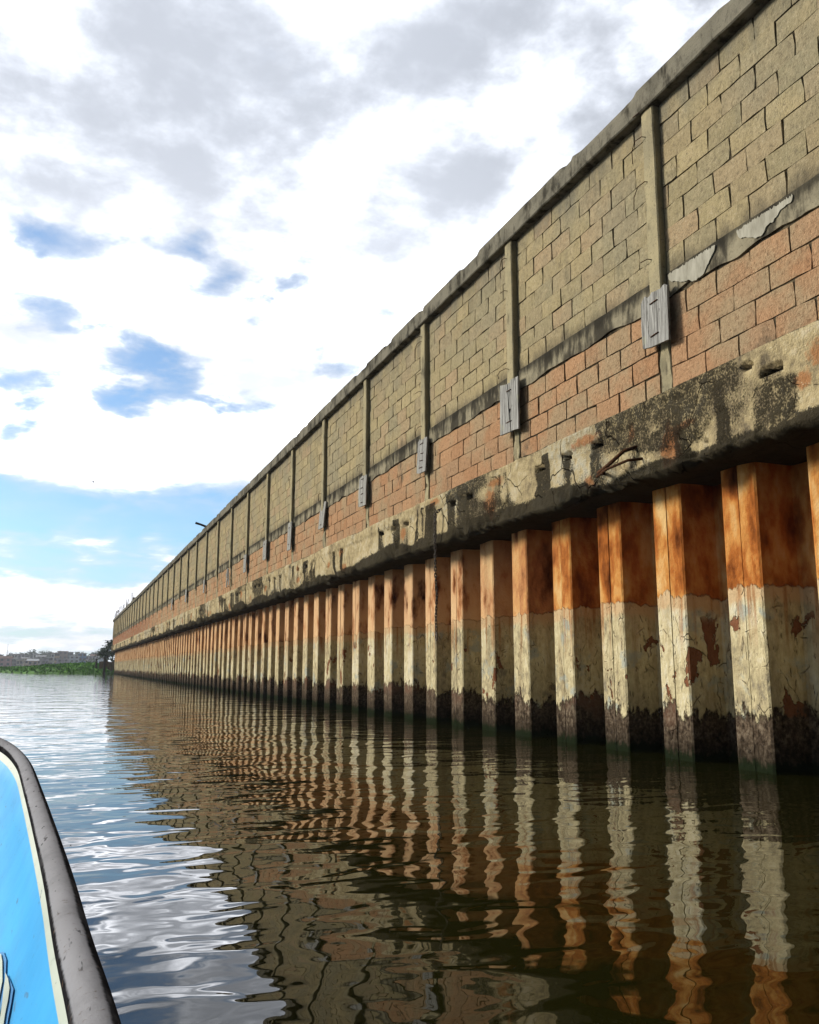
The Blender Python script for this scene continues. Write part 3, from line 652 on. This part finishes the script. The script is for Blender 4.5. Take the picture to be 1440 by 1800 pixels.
# starboard gunwale centre line (x, y, z)
gw = [(.19, -2.6, .47), (.17, -1.2, .455), (.13, 0.0, .45), (.085, .8, .45), (.062, 1.28, .45), (.037, 1.665, .452), (.012, 2.112, .455), (-.030, 2.74, .46), (-.083, 3.47, .47), (-.143, 4.20, .485), (-.222, 4.68, .51), (-.32, 4.96, .535), (-.47, 5.18, .56), (-.68, 5.34, .58), (-.85, 5.39, .585)]
def spline(pts, n):
    P_ = [Vector(p) for p in pts]; out = []
    for i in range(len(P_) - 1):
        p0, p1, p2, p3 = P_[max(i - 1, 0)], P_[i], P_[i + 1], P_[min(i + 2, len(P_) - 1)]
        for k in range(n):
            u = k / n; out.append(.5 * ((2 * p1) + (p2 - p0) * u + (2 * p0 - 5 * p1 + 4 * p2 - p3) * u * u + (3 * p1 - p0 - 3 * p2 + p3) * u ** 3))
    out.append(P_[-1]); return out
star = spline(gw, 6)
axis_a, axis_b = Vector((-.60, -2.6, 0)), Vector((-.88, 5.40, 0)); ax = (axis_b - axis_a).normalized(); axn = Vector((ax.y, -ax.x, 0))
def mirror(p): dd = (p - axis_a).dot(axn); return p - axn * (2 * dd)
rim = star + [mirror(p) for p in reversed(star[:-1])]
boat = thing('boat', 'light blue boat with cream stripe and worn grey rubber gunwale', 'boat', (-.6, 0, 0)); BO = Vector((-.6, 0, 0))
N_ = len(rim); prof_in = [(.012, -.020), (.028, -.045), (.043, -.080), (.058, -.12), (.080, -.17), (.125, -.25), (.19, -.305), (.27, -.335), (.38, -.345)]
def inward(i):
    a, b = rim[max(i - 1, 0)], rim[min(i + 1, N_ - 1)]; tg = (b - a).normalized(); return Vector((-tg.y, tg.x, 0)).normalized()
def surf(i, q):
    # q indexes prof_in (float); distance to axis limits the inward run near the bow
    k = min(int(q), len(prof_in) - 2); u = q - k; o_, z_ = (np.array(prof_in[k]) * (1 - u) + np.array(prof_in[k + 1]) * u)
    p = rim[i]; half = abs((p - axis_a).dot(axn)); o_ = min(o_, max(half, .02) * .9 + .02 if half < .45 else o_)
    return p + inward(i) * float(o_) + Vector((0, 0, float(z_)))
def shell(name, qs, mat, smooth=True, off=0.0):
    v = []
    for i in range(N_): v += [tuple(surf(i, q) - BO + inward(i) * off) for q in qs]
    o = link(name, mesh(name, v, grid_faces(N_, len(qs)), mat, smooth), boat); return o
shell('stripe', [0, .3, .6, .9, 1.15], M['cream'])
shell('inner_hull', [1.15, 1.5, 2.0, 2.5, 3, 3.5, 4, 4.5, 5, 5.5, 6, 6.5, 7, 7.5, 8], M['blue'])
# floor closes the boat above the water line
fl = [surf(i, 8) - BO for i in range(N_)]
for p in fl: p.z = .105
cpts = [axis_a + ax * ((p + BO - axis_a).dot(ax)) - BO for p in fl]
v = []; half_n = len(star)
for i in range(half_n):
    a, b = fl[i], fl[N_ - 1 - i]; v += [tuple(a + (b - a) * u) for u in (0, .25, .5, .75, 1)]
link('floor', mesh('floor', v, grid_faces(half_n, 5), M['blue']), boat)
# outer hull and transom
oq = [(-.012, -.02), (.0, -.12), (.03, -.30), (.09, -.48), (.2, -.62), (.36, -.70)]
v = []
for i in range(N_):
    half = abs((rim[i] - axis_a).dot(axn))
    for a, z in oq: v.append(tuple(rim[i] + inward(i) * min(a, half * .9 + .01) + Vector((0, 0, z)) - BO))
oh = mesh('outer_hull', v, grid_faces(N_, len(oq)), M['blue'], True); oh.flip_normals(); link('outer_hull', oh, boat)
a, b = rim[0] - BO, rim[-1] - BO
fix(MB().prism([(-.03, -.35), (.0, -.35), (.0, .45), (-.03, .45)], b.x + .02, a.x - .02).build('transom', M['cream'], boat, (0, a.y + .03, 0)))
MB().box((b.x + .1, .35, .28), (a.x - .16, .62, .31)).build('thwart', M['cream'], boat)
# gunwale tube with a wear attribute round the section
n = 20; v = []; wv = []
for i in range(N_):
    iw = inward(i)
    for j in range(n):
        q = 2 * math.pi * j / n; v.append(tuple(rim[i] - BO + iw * (math.cos(q) * .030) + Vector((0, 0, math.sin(q) * .028)))); wv.append(sst(math.sin(q + .32), .42, .95))
f = [(i * n + j, i * n + (j + 1) % n, (i + 1) * n + (j + 1) % n, (i + 1) * n + j) for i in range(N_ - 1) for j in range(n)]
gm = mesh('gunwale', v, f, M['rubber'], True, dict(wear=wv)); gm.flip_normals()
link('gunwale', gm, boat, label='round rubber gunwale worn grey on top and black on its sides')
# fragment of painted lettering on the inner hull: flat cream strokes with a dark edge
def stroke(name, outline, mat, off):
    # outline: closed shape in photo pixels, laid on the inner hull where those sight lines meet it
    C0 = Vector((0, 0, CAMZ)); v = []
    for px, py in outline:
        dr = sky_dir(px, py); best = (9, None)
        for i in range(half_n - 30):
            if not .3 < star[i].y < 4: continue
            for q in np.arange(2.2, 8.01, .2):
                p = surf(i, q); e = ((p - C0).cross(dr)).length
                if e < best[0]: best = (e, i, q)
        e, i, q = best; b2 = best
        for u in np.linspace(-1, 1, 21):
            for w_ in np.linspace(-.2, .2, 9):
                qq = min(max(q + w_, 2.05), 8); i2 = i + (1 if u > 0 else -1)
                p = surf(i, qq) * (1 - abs(u)) + surf(i2, qq) * abs(u); e = ((p - C0).cross(dr)).length
                if e < b2[0] or len(b2) == 3: b2 = (e, p + inward(i) * off + Vector((0, 0, off)), 0, 0)
        v.append(tuple(b2[1] - BO))
    n = len(v); link(name, mesh(name, v, [(i, i + 1, n - 2 - i, n - 1 - i) for i in range(n // 2 - 1)], mat), boat)
# each outline runs up one side of the stroke and back down the other
stroke('letter_edge', [(-14, 1790), (-12, 1730), (-6, 1692), (0, 1676), (8, 1676), (13, 1690), (13, 1730), (6, 1775), (-4, 1815), (-14, 1812), (-6, 1772), (-1, 1738), (-1, 1705), (-2, 1715), (-5, 1740), (-6, 1790)], M['navy'], .003)
stroke('letter', [(-14, 1788), (-11, 1732), (-5, 1696), (1, 1682), (6, 1682), (9, 1694), (9, 1728), (3, 1770), (-4, 1805), (-10, 1803), (-4, 1768), (1, 1735), (2, 1705), (0, 1712), (-4, 1740), (-8, 1788)], M['cream'], .006)
stroke('letter_edge', [(13, 1712), (19, 1722), (26, 1742), (23, 1765), (17, 1795), (13, 1815), (-2, 1815), (4, 1790), (8, 1765), (10, 1740), (12, 1722), (12, 1714)], M['navy'], .003)
stroke('letter', [(15, 1714), (19, 1725), (23, 1742), (20, 1762), (15, 1788), (11, 1812), (2, 1812), (7, 1788), (10, 1765), (12, 1740), (14, 1724), (14, 1716)], M['cream'], .006)

# ------------------------------------------------------------------ splash thrown up by the boat
def drops():
    bm = bmesh.new(); r = random.Random(4)
    for q in range(150):
        a = r.random() ** 1.6; p = Vector((.20 + r.gauss(0, .05) + .12 * a, 1.55 + r.gauss(0, .16) + .35 * a, .004 + abs(r.gauss(0, .035)) * (1 if r.random() < .5 else .2)))
        bmesh.ops.create_icosphere(bm, subdivisions=1, radius=r.uniform(.0015, .0055), matrix=Matrix.Translation(p) @ Matrix.Diagonal((1, 1.3, .8, 1)))
    me = bpy.data.meshes.new('water_splash'); bm.to_mesh(me); bm.free(); me.polygons.foreach_set('use_smooth', [True] * len(me.polygons)); return me
m, t, out = material('water_drops', 1); out((.75, .8, .82), .05, None, **{'Transmission Weight': .55, 'IOR': 1.333})
me = drops(); me.materials.append(m); link('water_splash', me, kind='stuff', label='small splash of water drops beside the boat', category='splash')

# ------------------------------------------------------------------ far bank, posts, fence, trees
def m_leaf(name, a, b):
    m, t, out = material(name, 1); r = t('ShaderNodeNewGeometry').outputs['Random Per Island']; n = t.noise(t.pos(), .25, 3)
    c = t.mix(r, a, b); c = t.mix(t.step(n, .35, .65, 0, .6), c, tuple(x * .65 for x in a)); out(c, .8, None, **{'Specular IOR Level': .03}); return m
M['hyacinth'] = m_leaf('hyacinth_leaf', (.065, .19, .018), (.12, .28, .035))
M['bankgreen'] = m_leaf('bank_cover', (.055, .13, .022), (.08, .17, .03))
M['leaf'] = m_leaf('dark_leaf', (.018, .040, .018), (.040, .075, .028))
M['leaf2'] = m_leaf('town_leaf', (.035, .065, .04), (.06, .09, .05))
M['bark'] = m_simple('bark', (.05, .035, .025), (.10, .07, .05), 6)
# water edge of the green bank, from the wall end leftwards
edge_pts = [(40, 121.5), (12, 121.5), (5.2, 120.4), (4.6, 118.8), (2.5, 121), (-1, 124.5), (-4.2, 130), (-6.5, 139), (-8.5, 150), (-10.5, 162), (-18, 171), (-40, 180), (-90, 188), (-160, 196)]
ex = np.array([p[0] for p in edge_pts][::-1]); ey = np.array([p[1] for p in edge_pts][::-1])
def bank_h(x, y):
    e = np.interp(x, ex, ey); k = sst(y - e, 0, 10)
    near = sst(x, -9, 3)
    return -.12 + .32 * sst(y - e, 0, 1.2) + k * (.30 + .55 * near) + (fbm(x * .35, y * .35, 1, 3) - .5) * .5 * sst(y - e, .3, 3)
gx = np.concatenate([np.arange(-150, -30, 3), np.arange(-30, 12, .5), np.arange(12, 40, 3)]); gy = np.concatenate([np.arange(116, 200, .7), np.arange(200, 300, 4)])
Xb, Yb = np.meshgrid(gx, gy, indexing='ij'); Zb = bank_h(Xb, Yb)
Zb = np.where(Yb < np.interp(Xb, ex, ey) - .5, -.6, Zb)
bmn = mesh('bank', np.stack([Xb, Yb, Zb], -1).reshape(-1, 3), grid_faces(len(gx), len(gy)), M['bankgreen'], True); bmn.flip_normals()
link('bank', bmn, kind='structure')
def leaf_cloud(pts, size, r, up=.5):
    v = []; f = []
    for p in pts:
        s = size * r.uniform(.6, 1.4); a = Vector((r.gauss(0, 1), r.gauss(0, 1), r.gauss(0, up))).normalized(); b = a.cross(Vector((r.gauss(0, 1), r.gauss(0, 1), r.gauss(0, 1)))).normalized()
        k = len(v); p = Vector(p); v += [tuple(p - a * s), tuple(p + b * s * .5), tuple(p + a * s), tuple(p - b * s * .5)]; f.append((k, k + 1, k + 2, k + 3))
    return v, f
r = random.Random(8); pts = []
while len(pts) < 15000:
    y = 117 + 90 * r.random() ** 1.6; x = r.uniform(-40, 6) if r.random() < .8 else r.uniform(-120, -30); e = float(np.interp(x, ex, ey))
    if y < e + .1: continue
    pts.append((x, y, float(bank_h(x, y)) + r.uniform(0, .32)))
v, f = leaf_cloud(pts, .20, r, 1.2); link('water_hyacinth', mesh('water_hyacinth', v, f, M['hyacinth']), kind='stuff', label='bright green water hyacinth carpet along the far bank', category='plants')

def tree(name, label, x, y, z, h, rad, mat, seed, n=900, leaf=.16, group=None, base=.35):
    r = random.Random(seed); o = thing(name, label, 'tree', (x, y, z), group=group)
    mb = MB(); mb.tube([(0, 0, -.3), (r.uniform(-.05, .05) * h, 0, h * .35), (r.uniform(-.06, .06) * h, r.uniform(-.05, .05) * h, h * .75)], [h * .035, h * .025, h * .012], 7)
    lobes = []
    for q in range(9):
        a = r.uniform(0, 6.28); zz = r.uniform(base, .92) * h; rr = rad * r.uniform(.25, .75) * (1.1 - .5 * abs(zz / h - .6))
        c = Vector((math.cos(a) * rr, math.sin(a) * rr, zz)); lobes.append((c, rad * r.uniform(.28, .5)))
        mb.tube([(0, 0, h * r.uniform(.25, .5)), tuple(c * .6 + Vector((0, 0, .25 * zz))), tuple(c)], [h * .014, h * .010, h * .004], 5)
    fix(mb.build('trunk', M['bark'], o)); pts = []
    for q in range(n):
        c, s = r.choice(lobes); pts.append(c + Vector((r.gauss(0, .5), r.gauss(0, .5), r.gauss(0, .42))) * s)
    v, f = leaf_cloud(pts, leaf, r); link('crown', mesh('crown', v, f, mat), o); return o
tree('bank_tree', 'small dark leafy tree behind the posts at the wall end', 5.05, 127.0, .6, 4.0, 1.25, M['leaf'], 21, 1100, .17)
tree('shrub', 'dark shrub growing out behind the far end of the wall', 5.5, 122.5, 2.0, 2.2, .8, M['leaf'], 23, 500, .15, base=.25)
tree('bush', 'low dark bush spreading beside the rusty fence', 6.6, 126.0, .6, 2.6, 1.4, M['leaf'], 24, 700, .17, base=.2)
M['post'] = m_simple('tarred_wood', (.012, .010, .009), (.045, .035, .028), 6, .85)
for x, y, z, h, r0, lb in [(4.42, 118.4, -.8, 2.85, .17, 'thick black timber post standing in the water by the wall end'), (3.62, 124.5, .0, 1.95, .13, 'thin dark timber post on the bank left of the thick post'.replace('left of', 'beside'))]:
    o = thing('timber_post', lb, 'post', (x, y, z), group='posts by the wall end')
    MB().tube([(0, 0, 0), (.02, 0, h * .5), (.0, .03, h * .96)], [r0, r0 * .95, r0 * .8], 9).build('shaft', M['post'], o)
    MB().tube([(.0, .03, h * .955), (.01, .03, h)], [r0 * .85, r0 * .5], 9).build('weathered_head', M['post'], o)
fe = thing('rusty_fence', 'low fence of rusty brown sheets between the posts and the wall', 'fence', (3.95, 122.4, .1))
M['rsheet'] = m_simple('rusty_sheet', (.10, .045, .022), (.24, .14, .07), 3, .9, .5, (4, 4, .4))
for q in range(9):
    hh = 1.55 + random.uniform(-.12, .12); x0 = q * .21
    fix(MB().prism([(x0, 0), (x0 + .2, 0), (x0 + .2, hh - random.uniform(0, .08)), (x0, hh)], -.02 + .03 * (q % 2), .0 + .03 * (q % 2)).build('sheet', M['rsheet'], fe, rot=(0, 0, R(-90))))

# ------------------------------------------------------------------ far town across the lagoon
M['shore'] = m_simple('far_soil', (.24, .20, .14), (.32, .27, .20), .05, .95)
gx = np.linspace(-1450, 1450, 120); gy = np.concatenate([np.linspace(330, 520, 20), np.linspace(560, 1480, 8)])
Xb, Yb = np.meshgrid(gx, gy, indexing='ij'); Zb = -.4 + 1.25 * sst(Yb, 330, 395) + 1.6 * sst(Yb, 440, 620) + (fbm(Xb * .03, Yb * .03, 3, 3) - .5) * .4
me = mesh('far_shore', np.stack([Xb, Yb, Zb], -1).reshape(-1, 3), grid_faces(len(gx), len(gy)), M['shore'], True); me.flip_normals(); link('far_shore', me, kind='structure')
def flat(name, c, k=.15, rough=.85):
    return m_simple(name, tuple(x * (1 - k) for x in c), tuple(min(x * (1 + k), .9) for x in c), .4, rough, .1)
PAL = {'pink': (.42, .20, .21), 'white': (.66, .66, .64), 'cream': (.55, .49, .38), 'grey': (.28, .28, .29), 'tan': (.46, .34, .22), 'blue': (.07, .20, .42), 'pale blue': (.36, .45, .52), 'brown': (.20, .13, .11), 'dark grey': (.13, .13, .15), 'lilac': (.33, .29, .36)}
PM = {k: flat(k.replace(' ', '_') + '_wall', v) for k, v in PAL.items()}
M['roof_grey'] = flat('sheet_roof', (.30, .30, .31)); M['roof_brown'] = flat('rusty_roof', (.20, .12, .09)); M['roof_white'] = flat('zinc_roof', (.60, .61, .63)); M['glass'] = flat('dark_window', (.05, .055, .065), .2, .3)
PITCHt = math.tan(R(PITCH))
def pix_x(px, dist):      # lateral position of a photo column at a given y
    rr = (px - 720) / 1577.; ps = R(YAW); return dist * (rr * math.cos(ps) + math.sin(ps)) / (math.cos(ps) - rr * math.sin(ps))
def house(px, wpx, ztop, dist, colr, roof, label, gable=False, stor=2):
    x = pix_x(px, dist); wd = wpx * dist * 1.07 / 1553.; z0 = 1.2 if dist < 480 else 2.2
    dp = min(max(wd * .8, 5), 12); h = ztop - z0
    o = thing('town_house', label, 'building', (x, dist, z0 - .6), group='houses of the far town')
    MB().box((-wd / 2, 0, 0), (wd / 2, dp, h)).build('wall', PM[colr], o)
    rh = .25 if not gable else min(1.6, wd * .2)
    if gable: fix(MB().prism([(-.5, h + .003), (dp + .5, h + .003), (dp / 2, h + rh)], -wd / 2 - .5, wd / 2 + .5).build('roof', M[roof], o))
    else: MB().box((-wd / 2 - .4, -.4, h + .003), (wd / 2 + .4, dp + .4, h + rh)).build('roof', M[roof], o)
    nwin = max(2, int(wd / 3.2))
    for s in range(stor):
        for q in range(nwin):
            xx = -wd / 2 + wd * (q + .5) / nwin; zz = h * (s + .45) / stor
            MB().box((xx - .55, -.05, zz), (xx + .55, .05, zz + min(1.2, h / stor * .5))).build('window', M['glass'], o)
    return o
H = [(8, 17, 5.2, 440, 'pink', 'roof_brown', 'pink house with a brown roof at the water of the far town', True, 2),
     (-22, 24, 5.6, 445, 'cream', 'roof_grey', 'cream house beyond the pink house in the far town', True, 2),
     (24, 8, 8.0, 520, 'white', 'roof_grey', 'slim white house above the pink one in the far town', False, 2),
     (34, 9, 4.6, 440, 'cream', 'roof_white', 'low cream shed right beside the pink house'.replace('right beside', 'close to'), False, 1),
     (43, 9, 5.3, 450, 'cream', 'roof_grey', 'pale cream house with a grey roof by the waterfront'.replace('by', 'on'), True, 1),
     (23, 8, 4.9, 455, 'dark grey', 'roof_grey', 'dark grey house squeezed beside the pink one', False, 2),
     (36, 10, 8.2, 530, 'lilac', 'roof_grey', 'lilac grey house on the rise behind the cream sheds', False, 2),
     (51, 9, 7.4, 525, 'grey', 'roof_grey', 'grey house on the rise behind the waterfront'.replace('waterfront', 'slim pole'), False, 2),
     (62, 9, 8.4, 530, 'white', 'roof_white', 'white house with a zinc roof high in the far town', False, 2),
     (57, 14, 4.2, 445, 'tan', 'roof_white', 'long low tan shed with a bright zinc roof', True, 1),
     (71, 12, 6.4, 480, 'grey', 'roof_grey', 'grey gabled house in the middle of the far town', True, 2),
     (79, 8, 5.2, 450, 'lilac', 'roof_grey', 'small lilac house near the tall tan block', False, 1),
     (87, 8, 5.8, 455, 'cream', 'roof_white', 'cream house against the tall tan block', False, 2),
     (94, 9, 8.2, 500, 'white', 'roof_brown', 'white upper house over the cream one in the far town', False, 2),
     (99, 7, 8.0, 470, 'tan', 'roof_brown', 'tall narrow tan block in the far town', False, 3),
     (109, 14, 9.6, 520, 'brown', 'roof_brown', 'dark brown block of flats in the far town', False, 3),
     (121, 10, 9.2, 524, 'dark grey', 'roof_grey', 'dark grey block of flats beside the brown one', False, 3),
     (110, 18, 5.0, 455, 'lilac', 'roof_white', 'long lilac house below the brown flats', False, 2),
     (130, 14, 6.6, 475, 'pale blue', 'roof_white', 'pale blue house with white balconies beside the blue block', False, 3),
     (144, 11, 8.0, 478, 'blue', 'roof_grey', 'deep blue block in the far town', False, 3),
     (155, 11, 6.8, 500, 'lilac', 'roof_grey', 'pale lilac house next to the deep blue block', False, 2),
     (167, 12, 7.4, 520, 'grey', 'roof_brown', 'grey house with a brown roof beyond the thin post', True, 2),
     (160, 16, 4.4, 460, 'white', 'roof_white', 'long white shed beyond the thin post', False, 1),
     (178, 9, 6.6, 510, 'pale blue', 'roof_white', 'pale blue house beyond the thick post', False, 2),
     (-48, 26, 6.4, 450, 'white', 'roof_brown', 'white house with a brown roof past the cream house', True, 2)]
for h_ in H: house(*h_)
TL = ['round tree behind the mast on the town skyline', 'spreading tree between the mast and the slim white house', 'tree behind the slim white house of the far town', 'broad tree behind the cream sheds of the far town', 'low tree behind the grey house on the rise', 'tall tree over the zinc-roofed white house',
      'wide tree over the grey gabled house', 'tree above the small lilac house', 'small tree behind the white upper house', 'tree behind the tall narrow tan block', 'wide tree between brown and dark grey flats', 'tree behind the dark grey block of flats', 'tree over the pale blue house with balconies',
      'wide tree behind the deep blue block', 'tree behind the pale lilac house by the blue block', 'tree over the grey house with a brown roof', 'tree behind the cream house past the pink one', 'tree above the white house with a brown roof']
for q, (px, dist, h_, rad) in enumerate([(2, 560, 7, 5), (16, 560, 8, 5), (29, 570, 9, 5), (45, 560, 8.5, 6), (55, 565, 8.5, 5), (65, 575, 10, 5), (76, 560, 9.5, 6), (84, 565, 9, 5), (91, 570, 9, 4), (103, 575, 9, 5), (117, 580, 9.5, 6), (128, 570, 9, 5), (137, 565, 9.5, 5), (150, 575, 8.5, 6), (162, 570, 9, 5), (173, 575, 9, 6), (-12, 565, 9, 6), (-30, 560, 8, 6)]):
    tree('town_tree', TL[q], pix_x(px, dist), dist, 2.0, h_ * .80, rad * .8, M['leaf2'], 100 + q, 260, .75, 'trees on the far skyline', .3)
tree('shore_tree', 'dark green tree on the far shore behind the hyacinth', pix_x(160, 300), 300, .3, 2.6, 2.5, M['leaf'], 140, 300, .35, base=.2)
mast = thing('radio_mast', 'slim radio mast rising above the far town', 'mast', (pix_x(11, 600), 600, 2.0))
for a in range(3):
    q = a * 2.094; MB().tube([(math.cos(q) * .5, math.sin(q) * .5, 0), (math.cos(q) * .15, math.sin(q) * .15, 12.5)], .07, 5).build('leg', M['wire'], mast)
for zz in range(1, 12): MB().tube([(math.cos(a) * (.5 - .028 * zz), math.sin(a) * (.5 - .028 * zz), zz) for a in (0, 2.094, 4.188, 6.283)], .05, 4).build('brace', M['wire'], mast)
pole = thing('utility_pole', 'pale slim pole among the far town houses', 'pole', (pix_x(57.5, 448), 448, 1.0)); MB().tube([(0, 0, 0), (0, 0, 6.2)], .14, 7).build('shaft', PM['white'], pole); MB().box((-.6, -.05, 5.6), (.6, .05, 5.75)).build('crossarm', PM['grey'], pole)

# ------------------------------------------------------------------ bird
bird = thing('bird', 'small dark bird flying in the blue gap of the sky', 'bird', (1.18, 80.1, CAMZ + 15.8))
M['bird'] = m_simple('bird_feather', (.015, .016, .02), (.04, .042, .05), 10)
MB().tube([(-.16, 0, 0), (-.08, 0, .01), (.06, 0, .0), (.16, .02, .015), (.21, .02, .01)], [.008, .036, .042, .025, .005], 8).build('body', M['bird'], bird, smooth=True)
for sg, zz in ((1, .13), (-1, .10)):
    wv_ = [(.06, 0, .02), (-.06, 0, .02), (.05, sg * .13, zz * .7), (-.07, sg * .12, zz * .6), (-.02, sg * .30, zz), (-.05, sg * .29, zz - .01)]
    wv_ += [(a, b, c - .012) for a, b, c in wv_]
    fix(link('wing', mesh('wing', wv_, [(0, 1, 3, 2), (2, 3, 5, 4), (6, 8, 9, 7), (8, 10, 11, 9), (0, 2, 8, 6), (2, 4, 10, 8), (1, 7, 9, 3), (3, 9, 11, 5), (4, 5, 11, 10), (0, 6, 7, 1)], M['bird']), bird))

# ------------------------------------------------------------------ thin haze over the lagoon
m = bpy.data.materials.new('haze'); m.use_nodes = True; nt = m.node_tree; nt.nodes.clear()
pv = nt.nodes.new('ShaderNodeVolumePrincipled'); pv.inputs['Color'].default_value = (.86, .92, 1, 1); pv.inputs['Density'].default_value = .00028; pv.inputs['Anisotropy'].default_value = .3
ou = nt.nodes.new('ShaderNodeOutputMaterial'); nt.links.new(pv.outputs[0], ou.inputs['Volume'])
MB().box((-1540, -440, -3.0), (1540, 1540, 18.5)).build('haze', m, kind='stuff')
